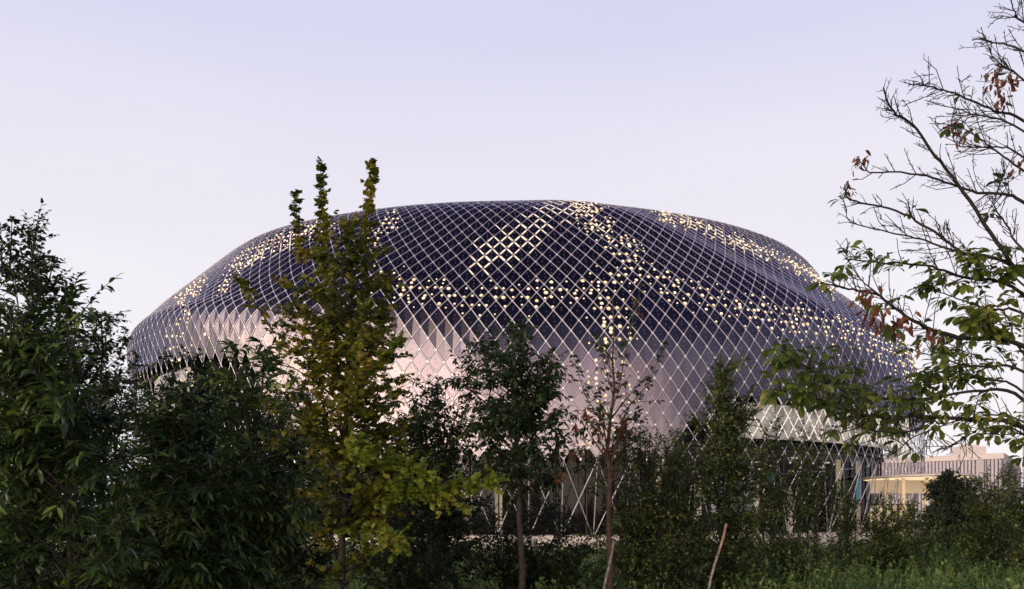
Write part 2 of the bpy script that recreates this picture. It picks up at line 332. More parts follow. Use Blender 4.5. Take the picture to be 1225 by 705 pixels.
# panels
rng = np.random.default_rng(4)
Ic, Jc = np.meshgrid(np.arange(NC), np.arange(1, NR), indexing='ij')
odd = Jc % 2
thc = (Ic + np.where(odd == 1, 0., .5)) * th0         # centre sits over a node of the row below
cen = skin(thc, U[Jc])
bot = node[np.where(odd == 1, Ic, Ic), Jc - 1]; top = node[Ic, Jc + 1]
lft = node[np.where(odd == 1, (Ic - 1) % NC, Ic), Jc]; rgt = node[np.where(odd == 1, Ic, (Ic + 1) % NC), Jc]
mid = (bot + top + lft + rgt) / 4
nrm = normal_at(thc, U[Jc])
keep = cen[..., 2] > zlow(thc)
q = np.stack([bot, rgt, top, lft], 2); k_ = .87
q = mid[:, :, None] + (q - mid[:, :, None]) * k_ - nrm[:, :, None] * .012
tilt = rng.normal(0, .0030, q.shape[:3]); q = q + nrm[:, :, None] * tilt[..., None]
qk = q[keep]; b = MB(); b.add(qk.reshape(-1, 3), np.arange(len(qk) * 4).reshape(-1, 4))
o = b.build('solar_panels', M['panel'], pav, O, smooth=False)
# dark shell a little behind the panels
S_, T_ = np.meshgrid(np.arange(NC), np.arange(NR + 1), indexing='ij')
sh = skin(S_ * th0, U[T_]) - normal_at(S_ * th0, U[T_]) * .30
idx = (S_ * (NR + 1) + T_)
a_ = idx[:, :-1]; b_ = np.roll(idx, -1, 0)[:, :-1]
kq = (sh[:, :-1, 2] > zlow(S_[:, :-1] * th0) + .1)
fq = np.stack([a_, b_, b_ + 1, a_ + 1], -1)[kq]
b = MB(); b.add(sh.reshape(-1, 3), fq); b.build('inner_shell', M['shell'], pav, O)
# roof inside the ring
b = MB(); b.lathe([(11.6, 16.9), (6, 16.2), (.01, 16.0)], n=96, c=PC); b.build('roof', M['shell'], pav, O)

# LEDs: lit bands as they glow in the photograph
BANDS = [([(440, 300), (470, 262)], 13, .60), ([(455, 335), (520, 352), (560, 357), (640, 352), (700, 345), (745, 328)], 24, .78),
         ([(700, 250), (735, 287), (765, 322), (800, 342), (860, 362), (930, 376), (1000, 392), (1060, 418), (1102, 447)], 25, .80),
         ([(728, 350), (735, 450), (715, 555)], 40, .62), ([(792, 258), (850, 276), (900, 298), (950, 318), (995, 348)], 12, .60),
         ([(392, 272), (350, 282), (314, 298), (284, 318), (266, 347)], 13, .85), ([(242, 339), (216, 359)], 10, .7), ([(224, 376), (201, 412)], 10, .8), ([(210, 410), (216, 440), (224, 468)], 15, .9),
         ([(232, 420), (252, 400)], 7, .5)]
GLINT_BANDS = [([(578, 312), (600, 298), (632, 276)], 27, .92), ([(608, 290), (640, 266), (690, 247)], 20, .80), ([(795, 257), (850, 276), (905, 300)], 9, .65), ([(352, 288), (300, 315)], 8, .5), ([(700, 250), (730, 285)], 10, .5)]
def band_amt(p2, bands):
    amt = np.zeros(p2.shape[:-1])
    for pl, hw, pr in bands:
        pl = np.array(pl, float)
        for a, c in zip(pl, pl[1:]):
            ab = c - a; t = np.clip(((p2 - a) @ ab) / (ab @ ab), 0, 1); d = np.linalg.norm(p2 - (a + t[..., None] * ab), axis=-1)
            amt = np.maximum(amt, pr * np.clip(1.6 * (1 - d / hw), 0, 1))
    return amt
view = cen - np.array([0, 0, EYE]); front = ((nrm * view).sum(-1) < 0) & (np.abs((np.degrees(thc) + 180) % 360 - 180) < 100)
p2 = proj(cen); hot = band_amt(p2, [(a, b_, 1.) for a, b_, c in BANDS]); amt = band_amt(p2, BANDS) * front * (cen[..., 2] > 3)
up = (top - bot) * .5
def ico(sub=1):
    import bmesh
    bm = bmesh.new(); bmesh.ops.create_icosphere(bm, subdivisions=sub, radius=1); v = np.array([x.co[:] for x in bm.verts]); f = np.array([[y.index for y in x.verts] for x in bm.faces]); bm.free(); return v, f
IV, IF = ico()
IV2, IF2 = ico(2)
led_p, led_r, led_n, off_p = [], [], [], []
for sgn, pm in ((-.55, 1), (.38, 1), (-.06, .4)):
    c = mid + up * (sgn + rng.uniform(-.12, .12, amt.shape + (1,))) + (rgt - lft) * rng.uniform(-.10, .10, amt.shape + (1,)) + nrm * .01
    on = rng.random(amt.shape) < amt * pm
    led_n.append(nrm[on]); led_p.append(c[on]); led_r.append((.016 + .034 * hot * rng.uniform(.3, 1.15, amt.shape))[on])
    of = (~on) & keep; off_p.append(c[of])
led_n = np.vstack(led_n); led_p = np.vstack(led_p); led_r = np.concatenate(led_r); off_p = np.vstack(off_p)
def spheres(pts, rad, IV=IV, IF=IF):
    pts = np.asarray(pts); v = pts[:, None] + IV[None] * np.broadcast_to(rad, len(pts))[:, None, None]
    b = MB(); b.add(v.reshape(-1, 3), (IF[None] + (np.arange(len(pts)) * len(IV))[:, None, None]).reshape(-1, 3)); return b
order = np.argsort(-led_r / led_p[:, 1])
lev = rng.choice(3, len(led_p), p=[.3, .4, .3]); balls = {}
for k in order[:100]:
    q = int(lev[k])
    if q not in balls:
        ball = MB(); ball.add(IV2, IF2); o = balls[q] = ball.build('led_light', M['led%d' % q], pav)
    else: o = balls[q].copy(); C.objects.link(o); o.parent = pav
    o.location = led_p[k] - O; o.scale = (led_r[k],) * 3
k = order[100:]; b = MB()
for q in range(3): b.add(*[(x.v[0], x.f[0]) for x in [spheres(led_p[k][lev[k] == q], led_r[k][lev[k] == q], IV2, IF2)]][0], q)
o = b.build('led_light', [M['led%d' % q] for q in range(3)], pav, O); o['kind'] = 'stuff'
b = MB(); b.rods(led_p - led_n * .012, led_p - led_n * .004, led_r * 2.0, led_r * 1.8, k=10); b.rods(led_p - led_n * .0041, led_p - led_n * .001, led_r * 1.8, led_r * .1, k=10)
b.build('led_lens', M['lens'], pav, O)['kind'] = 'stuff'  # glowing discs added as the halo around lit LEDs
o = spheres(off_p, .019).build('unlit_led', M['led_off'], pav, O); o['kind'] = 'stuff'
# glint of LED light on some rods, put in as glowing dashes
em = (ea + eb) / 2; pe = proj(em); am = band_amt(pe, GLINT_BANDS)
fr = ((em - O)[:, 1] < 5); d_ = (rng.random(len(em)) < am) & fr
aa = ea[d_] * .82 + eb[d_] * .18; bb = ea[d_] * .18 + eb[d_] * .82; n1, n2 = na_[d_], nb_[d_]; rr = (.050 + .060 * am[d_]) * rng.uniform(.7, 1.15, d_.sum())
od = np.argsort(-rr)
def glint(k): b = MB(); ribbons(b, aa[k], bb[k], n1[k], n2[k], rr[k], .020, .012); return b.build('net_glint', M['glint%d' % int(np.clip(am[d_][k[0]] * 2.4 + rng.normal(0, .6), 0, 2))], pav, O)
for k in od[:100]: glint(np.array([k]))
if len(od) > 100: glint(od[100:])['kind'] = 'stuff'
# ground floor: big crossing rods and posts down to the plinth
b = MB(); lo = .5; kk = np.arange(0, NC, 2)
def ring(i, z, r): t = i * th0; return np.stack([PC[0] + r * np.sin(t), PC[1] - r * np.cos(t), np.full(len(i), z)], 1)
base = node[kk, 0]
for s in (-2, 2):
    b.rods(base, ring(kk + s, lo, 25.2), .024)
b.rods(ring(kk, lo, 25.2), base, .030)
b.build('support_rods', M['lattice'], pav, O)
b = MB(); b.lathe([(24.0, .62), (26.3, .62), (26.34, .58), (26.34, 0), (26.2, -.1)], n=160, c=PC); b.build('plinth', M['plinth'], pav, O)
b = MB(); b.lathe([(.01, .5), (24.2, .5)], n=96, c=PC); b.build('floor', M['floor'], pav, O)
b = MB(); b.lathe([(.01, 4.75), (23.4, 4.75), (23.4, 5.0), (.01, 5.0)], n=96, c=PC); b.build('ceiling', M['white'], pav, O)
b = MB(); b.lathe([(13, .5), (13, 10)], n=96, c=PC); b.build('core_wall', M['core'], pav, O)
b = MB(); b.lathe([(23.5, .5), (23.5, 4.74)], n=108, c=PC); b.lathe([(23.6, 5.05), (23.6, 11)], n=108, c=PC); b.build('glass_wall', M['glass'], pav, O)
b = MB()
mi_ = np.arange(0, NC, 2)
b.rods(ring(mi_, .5, 23.62), ring(mi_, 4.75, 23.62), .05, k=4); b.rods(ring(mi_, 5., 23.7), ring(mi_, 11, 23.7), .05, k=4)
for z in (4.8, 7.5): b.lathe([(23.45, z), (23.8, z), (23.8, z + .22), (23.45, z + .22)], n=108, c=PC)
b.build('window_bars', M['mullion'], pav, O)
lamp = None
for k in range(40):
    t = k / 40 * 2 * np.pi + .05; r = 20.5 if k % 2 else 17
    if lamp is None:
        b = MB(); b.rods([(0, 0, 0)], [(0, 0, -.06)], .20, k=12); b.add([(.2 * math.cos(a), .2 * math.sin(a), -.06) for a in np.arange(12) / 12 * 2 * np.pi], [list(range(12))[::-1]])
        o = lamp = b.build('ceiling_lamp', M['ceil_lamp'], pav, smooth=False)
    else: o = lamp.copy(); C.objects.link(o); o.parent = pav
    o.location = (r * math.sin(t), -r * math.cos(t), 4.74)
b = MB(); b.lathe([(24.75, 5.2), (24.95, 5.8), (24.7, 6.9)], R(21), R(84), 60, PC); b.build('ceiling_glow', M['ceil_glow'], pav, O)  # added glowing band in place of the bright ceiling behind
b = MB(); zz_ = (em[:, 2] > 4.9) & (em[:, 2] < 7.3); te = np.degrees(np.arctan2(em[:, 0] - O[0], -(em[:, 1] - O[1]))); zz_ &= (te > 19) & (te < 84) & (np.arange(len(em)) % NR >= 0)
rin = lambda p: np.c_[O[0] + (p[:, 0] - O[0]) * .965, O[1] + (p[:, 1] - O[1]) * .965, p[:, 2] + .2]
b.rods(rin(ea[zz_]), rin(eb[zz_]), .034); b.build('added_glow_net', M['net_glow'], pav, O)  # second glowing net added to show lit, mirrored rods
b = MB(); b.lathe([(24.75, 5.9), (24.95, 7.0), (24.7, 9.4)], R(-60), R(-46), 20, PC); b.build('ceiling_glow', M['ceil_glow'], pav, O)  # same added glow on the left side
# lit displays seen through the glass
def disp(px, y0, y1, wpx, m, r=22.6):
    for it in range(1):
        # angle whose facade point projects to px
        ts = np.linspace(-1.1, 1.15, 2000); xs = CX_PX + (PC[0] + r * np.sin(ts)) / (PC[1] - r * np.cos(ts)) * F_PX
        t = ts[np.argmin(abs(xs - px))]
    d = PC[1] - r * math.cos(t); s = d / F_PX
    z0, z1 = EYE + (HZ_PX - y1) * s, EYE + (HZ_PX - y0) * s
    b = MB(); b.box((PC[0] + r * math.sin(t), d, (z0 + z1) / 2), (wpx * s / 2, .06, (z1 - z0) / 2), t)
    return b.build('lit_display', m, pav, O, smooth=False)
for a in ((597, 560, 640, 7, M['cream_lit']), (560, 575, 645, 10, M['cream_lit']), (787, 545, 605, 5, M['cream_lit']), (835, 570, 640, 8, M['cream_lit']),
          (922, 563, 575, 9, M['blue_lit']), (945, 585, 640, 6, M['cream_lit']), (1003, 550, 590, 9, M['cream_lit']), (1006, 595, 640, 12, M['cream_lit']),
          (1026, 552, 566, 10, M['cream_lit']), (1027, 572, 598, 12, M['teal_lit']), (1027, 600, 640, 11, M['cream_lit']), (905, 572, 640, 6, M['cream_lit'])): disp(*a)

# entrance canopy beside the pavilion
ec = np.array([21.7, 53.6, 0.])
can = empty('entrance_canopy', ec, 'thin curved entrance canopy with warm light put on its underside on slim cream posts', 'canopy')
b = MB(); n = 48; t = np.arange(n) / n * 2 * np.pi
def ell(a, c, z): return np.stack([ec[0] + a * np.cos(t), ec[1] + c * np.sin(t), np.full(n, z)], 1)
L_ = [(2.3, 4.45, 3.44), (2.5, 4.7, 3.47), (2.5, 4.7, 3.53), (2.2, 4.4, 3.60), (.01, .01, 3.66)]
v = np.vstack([ell(*a) for a in L_]); f = [(i + k * n, (i + 1) % n + k * n, (i + 1) % n + (k + 1) * n, i + (k + 1) * n) for k in range(len(L_) - 1) for i in range(n)]
b.add(v, f); b.build('canopy_roof', M['parapet'], can, ec)
b = MB(); b.add(ell(2.3, 4.45, 3.445), [list(range(n))[::-1]]); b.build('soffit', M['soffit'], can, ec)
for dx, dy in ((-1.5, -2.2), (-.6, -2.9), (.15, -2.6), (.9, -2.2), (1.3, -.9), (-1.4, .4)):
    b = MB(); p = ec + np.array([dx, dy, 0]); b.box(p + [0, 0, 1.71], (.075, .075, 1.71)); b.build('post', M['post'], can, ec, smooth=False)
b = MB(); b.box(ec + [-.35, .93, 3.05], (1.75, .05, .36)); b.build('transom', M['transom'], can, ec, smooth=False)
for k in range(3):
    c = ec + np.array([-1.75 + k * .8, 1.0, 1.05])
    b = MB(); b.box(c, (.36, .03, 1.04)); d = b.build('door', M['door_glow'], can, ec, smooth=False)
    b = MB()
    for x in (-.37, .37): b.box(c + [x, -.04, 0], (.03, .05, 1.05))
    for z in (-.3, 1.02): b.box(c + [0, -.045, z], (.34, .04, .04))
    f = b.build('door_frame', M['mullion'], d, ec, smooth=False)

# ------------------------------------------------------------------ far buildings
fb = P(1160, 612, 165); fbo = np.array([fb[0], 165., 0.])
far = empty('office_building', fbo, 'distant flat-roofed office block with lavender metal fins and pale parapet', 'building')
zt = EYE + (612 - 545) / F_PX * 165
FA, FB_, FC = [np.array([P(x, 0, d)[0], d]) for x, d in ((1030, 178), (1200, 158), (1219, 190))]; FD = FA + FC - FB_
foot = [FA, FB_, FC, FD]
def prism(b, pts, z0, z1, grow=0.):
    c = sum(pts) / 4; pts = [p + (p - c) / np.linalg.norm(p - c) * grow for p in pts]
    v = [(p[0], p[1], z) for z in (z0, z1) for p in pts]
    b.add(v, [(0, 1, 5, 4), (1, 2, 6, 5), (2, 3, 7, 6), (3, 0, 4, 7), (4, 5, 6, 7)])
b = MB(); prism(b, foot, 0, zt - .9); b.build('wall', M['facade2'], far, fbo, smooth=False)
b = MB(); prism(b, foot, zt - .9, zt, .35); b.build('parapet', M['parapet'], far, fbo, smooth=False)
def along(b, p, q, step, hw, hd, z0, z1, off, f0=.0, f1=1.):
    L = np.linalg.norm(q - p); t = (q - p) / L; n_ = np.array([t[1], -t[0]]); rz = math.atan2(t[1], t[0])
    for x in np.arange(L * f0 + step / 2, L * f1, step): c = p + t * x + n_ * off; b.box((c[0], c[1], (z0 + z1) / 2), (hw, hd, (z1 - z0) / 2), rz)
for z0, z1 in ((.6, 4.2), (4.8, 8.4)):
    b = MB(); along(b, FA, FB_, np.linalg.norm(FB_ - FA), np.linalg.norm(FB_ - FA) * .49, .05, z0, z1, .03); b.build('window_band', M['winglass'], far, fbo, smooth=False)
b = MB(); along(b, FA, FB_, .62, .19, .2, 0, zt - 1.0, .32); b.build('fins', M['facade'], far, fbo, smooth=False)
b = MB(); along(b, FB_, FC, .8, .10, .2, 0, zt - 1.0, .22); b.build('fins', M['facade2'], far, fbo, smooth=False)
b = MB(); along(b, FA, FB_, .9, .45, .3, 0, zt - 1.0, .62, .86, .89); b.build('stair_tower', M['winglass'], far, fbo, smooth=False)
b = MB(); b.box((P(1158, 0, 172)[0], 172, zt + .9), (2.2, 2, .95)); b.box((P(1158, 0, 172)[0], 172, zt + 2.0), (1.2, 1, .2)); b.build('roof_plant', M['parapet'], far, fbo, smooth=False)
tx = P(1219, 0, 230); tb = np.array([(1223.3 - CX_PX) / F_PX * 248 + 9, 239., 0.])
tw = empty('tower_block', tb, 'tall beige tower block just inside the right edge of the view', 'building')
zt2 = EYE + (612 - 372) / F_PX * 230
b = MB(); b.box((tb[0], tb[1], zt2 / 2), (9, 9, zt2 / 2)); b.build('wall', M['tower'], tw, tb, smooth=False)
for z in np.arange(3, zt2 - 2, 3.4):
    for x in (-7.2, -3.6, 0, 3.6, 7.2):
        b = MB(); b.box((tb[0] + x, tb[1] - 9.0, z), (.8, .06, 1.0)); b.build('window', M['winglass'], tw, tb, smooth=False)

# ------------------------------------------------------------------ leaves
def blade(w, st, hw, droop, fold):
    st = np.array(st); hw = np.array(hw) * w / 2; z = -droop * st ** 2; y = st * (1 - .25 * droop * st)
    v = [(0, y[0], z[0])]; f = []
    prev = None
    for k in range(1, len(st) - 1):
        i = len(v); v += [(-hw[k], y[k], z[k] + fold * hw[k]), (0, y[k], z[k]), (hw[k], y[k], z[k] + fold * hw[k])]
        if prev is None: f += [(0, i + 1, i), (0, i + 2, i + 1)]
        else: f += [(prev, prev + 1, i + 1), (prev, i + 1, i), (prev + 1, prev + 2, i + 2), (prev + 1, i + 2, i + 1)]
        prev = i
    v.append((0, y[-1], z[-1])); i = len(v) - 1; f += [(prev, prev + 1, i), (prev + 1, prev + 2, i)]
    return np.array(v, float), np.array(f)
LANCE = blade(.27, [0, .22, .55, .82, 1], [0, .8, 1, .55, 0], .30, .35)
OVAL = blade(.56, [0, .35, .75, 1], [0, 1, .72, 0], .22, .3)
OBOV = blade(.46, [0, .3, .66, .88, 1], [0, .55, 1, .72, 0], .35, .35)
SLIM = blade(.36, [0, .3, .7, 1], [0, 1, .75, 0], .25, .35)
def maple_leaf():
    pts = [(.0, 0), (.16, .06), (.42, .02), (.40, .24), (.56, .40), (.40, .52), (.36, .74), (.18, .70), (0, 1)]
    out = pts + [(-x, y) for x, y in pts[-2:0:-1]]
    v = [(0, .4, .0)] + [(x, y, -.18 * (x * x * 2 + (y - .4) ** 2)) for x, y in out]; n = len(out)
    return np.array(v, float), np.array([(0, 1 + i, 1 + (i + 1) % n) for i in range(n)])
MAPLE = maple_leaf()
def unit(a): return a / (np.linalg.norm(a, axis=-1)[..., None] + 1e-9)
def put_leaves(b, tmpl, pos, axis, nor, size, mi=0):
    V, Fc = tmpl; y = unit(axis); x = unit(np.cross(y, nor)); z = np.cross(x, y)
    v = pos[:, None] + size[:, None, None] * (V[None, :, :1] * x[:, None] + V[None, :, 1:2] * y[:, None] + V[None, :, 2:] * z[:, None])
    b.add(v.reshape(-1, 3), (Fc[None] + (np.arange(len(pos)) * len(V))[:, None, None]).reshape(-1, 3), mi)
UP = np.array([0, 0, 1.])
def twigs_leaves(rg, tw, lf, start, dirs, length, tmpl, size, n, spread=.9, droop=.35, jit=.35, curl=.15, trad=.004, flat=.35, n0=.1):
    """leafy shoots: thin curved twigs with alternate leaves"""
    k = len(start)
    if not k: return
    dirs = unit(dirs); midp = start + dirs * (length * .5)[:, None]; end = start + dirs * length[:, None] + UP * (-curl * length)[:, None]
    midp += UP * (-curl * .2 * length)[:, None]
    if tw is not None:
        tw.rods(start, midp, trad, trad * .75, k=3); tw.rods(midp, end, trad * .75, trad * .4, k=3)
    s = (n0 + (1 - n0) * (np.arange(n) + .5) / n)[None, :] + rg.uniform(-.3, .3, (k, n)) / n; s = np.clip(s, 0, 1)[..., None]
    pos = (1 - s) ** 2 * start[:, None] + 2 * s * (1 - s) * midp[:, None] + s ** 2 * end[:, None]
    d = unit((1 - s) * (midp - start)[:, None] + s * (end - midp)[:, None])
    side = unit(np.cross(d, UP + rg.normal(0, .25, (k, 1, 3)))) * (np.where(np.arange(n) % 2, 1, -1)[None, :, None])
    tip = s ** 3
    ax = unit(d * (.45 + tip) + side * spread * (1 - .6 * tip) - UP * droop + rg.normal(0, jit, (k, n, 3)))
    nr = unit(UP + rg.normal(0, flat, (k, n, 3)) + d * .1)
    sz = size * rg.uniform(.65, 1.15, (k, n)) * (1 - .35 * s[..., 0] ** 2)
    put_leaves(lf, tmpl, pos.reshape(-1, 3), ax.reshape(-1, 3), nr.reshape(-1, 3), sz.reshape(-1))
def bez(a, c, e, n=6):
    t = np.linspace(0, 1, n)[:, None]; return (1 - t) ** 2 * a + 2 * t * (1 - t) * c + t * t * e
def envw(env, z):
    zs = [e[0] for e in env]; return np.interp(z, zs, [e[1] for e in env]), np.interp(z, zs, [e[2] for e in env])
def plant(name, label, cat, px, d, env_px, leaf, seed, trunk_r=.05, nb=40, rise=.35, twl=.35, tws=.10, ln=9, lsz=.1, spread=.9, droop=.35,
          lm='ash', bark='bark', lean=0, group=None, zmin=None, leaders=(), trunk_top=None, inner=.45, curl=.15, extra=None, stems=1, hang=0., dead=None, jit=.35, bow=.12, flat=.35, extra_lm=None):
    """tree or shrub; env_px = [(photo y, half width left px, half width right px)] measured at its distance d"""
    rg = np.random.default_rng(seed); s = d / F_PX
    if nb > 25: nb = int(nb * 1.9); tws = tws * .62
    env = sorted([(EYE + (HZ_PX - y) * s, l * s, r * s) for y, l, r in env_px])
    bx = (px - CX_PX) * s; base = np.array([bx, d, 0.]); ztop = env[-1][0]; zb = env[0][0] if zmin is None else zmin
    root = empty(name, base, label, cat, group)
    if stems > 1: bark = 'bark_dark'
    tr = MB(); tw = MB(); lf = MB()
    def trunkline(z0=0, z1=None, off=0):
        z = np.linspace(z0, z1, 12); t = (z - z0) / (z1 - z0)
        w = np.cumsum(rg.normal(0, .012 * (z1) ** .5, (12, 2)), 0)
        return np.c_[bx + lean * t + w[:, 0] + off * t, d + w[:, 1], z]
    tt = ztop if trunk_top is None else EYE + (HZ_PX - trunk_top) * s
    axes = []
    for q in range(stems):
        of = 0 if stems == 1 else rg.normal(0, .35) * (env[len(env) // 2][1] + .1)
        tl = trunkline(0, tt * (1 if q == 0 else rg.uniform(.7, .95)), of)
        if stems > 1: tl[:, :2] += rg.normal(0, .08, 2)
        tr.tube(np.vstack([tl[:1] - [0, 0, .15], tl]), np.concatenate([[trunk_r * 1.35], trunk_r * (1 - .85 * np.linspace(0, 1, 12) ** .9)]), 7); axes.append(tl)
    st, dr, le = [], [], []
    def on_axis(ax, z):
        return np.array([np.interp(z, ax[:, 2], ax[:, 0]), np.interp(z, ax[:, 2], ax[:, 1]), z])
    zz = np.linspace(zb, ztop, 60); wl, wr = envw(env, zz); pr = (wl + wr) / 2 + .04; pr /= pr.sum()
    acc = [st, dr, le]
    def add_twigs(pts, f0=.3, spc=tws, l0=twl):
        seg = np.linalg.norm(np.diff(pts, axis=0), axis=1); L = seg.sum(); n = max(2, int(L * (1 - f0) / spc))
        t = np.concatenate([rg.uniform(f0, 1, n - 1), [1.]]); cs = np.concatenate([[0], np.cumsum(seg)]) / L
        p = np.stack([np.interp(t, cs, pts[:, k]) for k in range(3)], 1)
        tg = unit(pts[-1] - pts[len(pts) // 2])
        dd = unit(tg * .75 + rg.normal(0, .55, (n, 3)) + UP * (.12 - hang)); dd[-1] = unit(tg + rg.normal(0, .15, 3))
        acc[0].append(p); acc[1].append(dd); acc[2].append(l0 * rg.uniform(.5, 1.15, n))
    for k in range(nb):
        ze = rg.choice(zz, p=pr) + rg.normal(0, .05); az = k * 2.39996 + rg.uniform(-.5, .5); ca = math.cos(az)
        l, r = envw(env, ze); w = l * (1 - ca) / 2 + r * (1 + ca) / 2
        dist = w * rg.uniform(inner, 1.0); dist = max(.05, dist - twl * .2)
        ax = axes[k % len(axes)]
        zs = np.clip(ze - rise * dist, min(.25, zb), ax[-1, 2] * .98)
        a = on_axis(ax, zs); cx = np.interp(ze, ax[:, 2], ax[:, 0]); cy = np.interp(ze, ax[:, 2], ax[:, 1])
        e = np.array([cx + dist * ca, cy + dist * math.sin(az) * .9, ze])
        c = (a + e) / 2 + UP * (bow * dist) + rg.normal(0, .06 * dist + .01, 3)
        p = bez(a, c, e, 7); L = np.linalg.norm(e - a); rb = min(trunk_r * .5, .006 + .011 * L)
        tw.tube(p, np.linspace(rb, .004, 7), 5); add_twigs(p)
        for q in range(int(L / .55)):
            i = rg.integers(2, 6); e2 = p[i] + unit((e - a) + rg.normal(0, .6 * L, 3)) * L * rg.uniform(.25, .5)
            p2_ = bez(p[i], (p[i] + e2) / 2 + UP * .04, e2, 5); tw.tube(p2_, np.linspace(rb * .5, .003, 5), 4); add_twigs(p2_, .15)
    for ax in axes:                                   # leafy upper part of every stem
        n = int((ax[-1, 2] - ax[0, 2]) * .55 / .05); z = np.linspace(ax[-1, 2] * .5, ax[-1, 2], n); p = np.stack([np.interp(z, ax[:, 2], ax[:, k]) for k in range(3)], 1)
        if nb <= 25: p = p[:0]; n = 0; z = z[:0]
        a_ = np.arange(n) * 2.4; st.append(p); dr.append(np.stack([np.cos(a_), np.sin(a_), .8 + 0 * a_], 1) + rg.normal(0, .2, (n, 3))); le.append(twl * rg.uniform(.35, .7, n))
    for ld in leaders:                                # upright leading shoots: [(px,py)...], twig length
        pl = np.array([P(x, y, d) + [0, 0, 0] for x, y in ld[0]]); pl[:, 1] += rg.uniform(-.15, .15)
        tw.tube(pl, np.linspace(.013 if nb > 25 else .010, .003, len(pl)), 5)
        n = int(np.linalg.norm(pl[-1] - pl[0]) / ld[2]); t = np.linspace(.05, 1, n); i = t * (len(pl) - 1)
        p = np.stack([np.interp(i, np.arange(len(pl)), pl[:, k]) for k in range(3)], 1)
        az = np.arange(n) * 2.4; dd = np.stack([np.cos(az), np.sin(az), .9 + 0 * az], 1) + rg.normal(0, .42, (n, 3))
        st.append(p); dr.append(dd); le.append(ld[1] * (1.25 - .75 * t) * rg.uniform(.5, 1.2, n))
    ef = None
    if extra:                                         # extra boughs [(polyline px, depth offset)]
        for pl, dz in extra:
            p = np.array([P(x, y, d + dz * k / (len(pl) - 1)) for k, (x, y) in enumerate(pl)]); p = np.stack([np.interp(np.linspace(0, 1, 9), np.linspace(0, 1, len(p)), p[:, k]) for k in range(3)], 1)
            tw.tube(p, np.linspace(.014, .004, 9), 5); acc[:] = [[], [], []]
            add_twigs(p, .12, tws * .5, twl * .8); add_twigs(p, .3, tws * .6, twl * .55)
            ef = MB() if ef is None else ef
            twigs_leaves(rg, tw, ef, np.vstack(acc[0]), np.vstack(acc[1]), np.concatenate(acc[2]), leaf, lsz, ln, spread, droop, jit, curl, flat=flat)
    st, dr, le = np.vstack(st), np.vstack(dr), np.concatenate(le)
    twigs_leaves(rg, tw, lf, st, dr, le, leaf, lsz, ln, spread, droop, jit, curl, flat=flat)
    tr.build('trunk' if stems == 1 else 'stems', M[bark], root, base)
    tw.build('branches', M[bark], root, base)
    lf.build('crown' if cat == 'tree' else 'foliage', M[lm], root, base)
    if ef: ef.build('yellowing_leaves', M[extra_lm or lm], root, base)
    if dead:
        db = MB()
        for x, y, nn_, sz in dead: dead_clump(rg, db, P(x, y, d) + rg.normal(0, .05, 3), nn_, sz)
        db.build('withered_leaves', M['dead'], root, base)
    return root
def dead_clump(rg, b, c, n, sz):
    n = int(n * 1.7)
    pos = c + rg.normal(0, sz * .45, (n, 3)); ax = unit(rg.normal(0, .45, (n, 3)) - UP); put_leaves(b, SLIM, pos, ax, unit(rg.normal(0, 1, (n, 3))), sz * rg.uniform(.55, 1.1, n))

# ------------------------------------------------------------------ trees and shrubs, nearest group on the left
plant('leafy_tree', 'tall dark tree with pointed leafy spires against the sky at the far left', 'tree', 30, 11, [(262, 3, 3), (300, 18, 22), (340, 34, 44), (400, 60, 66), (480, 75, 75), (600, 70, 70), (690, 40, 40)],
      OVAL, 11, .05, 104, .9, .36, .085, 10, .085, lm='dark_oval', trunk_top=300, leaders=[([(14, 330), (17, 262)], .16, .05), ([(34, 340), (33, 278)], .18, .05), ([(50, 350), (62, 306)], .15, .05), ([(0, 330), (-2, 272)], .2, .05), ([(70, 400), (82, 350)], .15, .05)])
plant('leafy_tree', 'dark round-topped tree behind the sweet chestnut bush at left', 'tree', 118, 13, [(374, 4, 6), (395, 18, 22), (430, 34, 34), (500, 52, 50), (600, 55, 55), (690, 40, 40)],
      OVAL, 12, .05, 90, .8, .36, .085, 10, .09, lm='dark_oval', leaders=[([(110, 410), (112, 374)], .18, .05), ([(128, 420), (132, 380)], .16, .05), ([(142, 430), (150, 396)], .16, .05)])
plant('leafy_shrub', 'dark shrub mass under the left end of the pavilion', 'shrub', 200, 14.5, [(432, 14, 10), (455, 50, 36), (500, 70, 66), (600, 80, 80), (690, 60, 60)],
      OVAL, 13, .04, 95, .8, .34, .085, 10, .09, lm='dark_oval', stems=3, leaders=[([(165, 480), (168, 425)], .2, .05), ([(205, 470), (207, 428)], .2, .05), ([(232, 480), (236, 444)], .2, .05)])
plant('leafy_shrub', 'dark shrub filling the gap below the yellowing maple', 'shrub', 345, 15.5, [(470, 30, 30), (520, 70, 70), (600, 80, 80), (690, 70, 70)],
      OVAL, 14, .04, 70, .8, .32, .09, 10, .085, lm='dark_oval', stems=3)
plant('sweet_chestnut', 'near sweet chestnut bush with long glossy drooping leaves at the left edge', 'shrub', 55, 6.6, [(378, 20, 12), (420, 60, 45), (500, 85, 90), (600, 100, 110), (700, 105, 115), (860, 80, 80)],
      LANCE, 15, .035, 80, .8, .42, .10, 12, .135, spread=1.1, droop=.20, lm='chestnut', stems=3, curl=.25, flat=.3)
plant('sweet_chestnut', 'sweet chestnut bush with spiky leaf shoots rising against the lit panels', 'shrub', 292, 8.6, [(452, 4, 10), (480, 20, 34), (520, 45, 55), (580, 80, 85), (640, 95, 95), (700, 110, 100), (830, 80, 80)],
      LANCE, 16, .035, 70, .9, .42, .10, 12, .15, spread=1.1, droop=.20, lm='chestnut', stems=3, curl=.25, flat=.3, leaders=[([(282, 480), (276, 412)], .3, .045), ([(312, 480), (316, 415)], .3, .045), ([(340, 500), (348, 452)], .28, .05)])
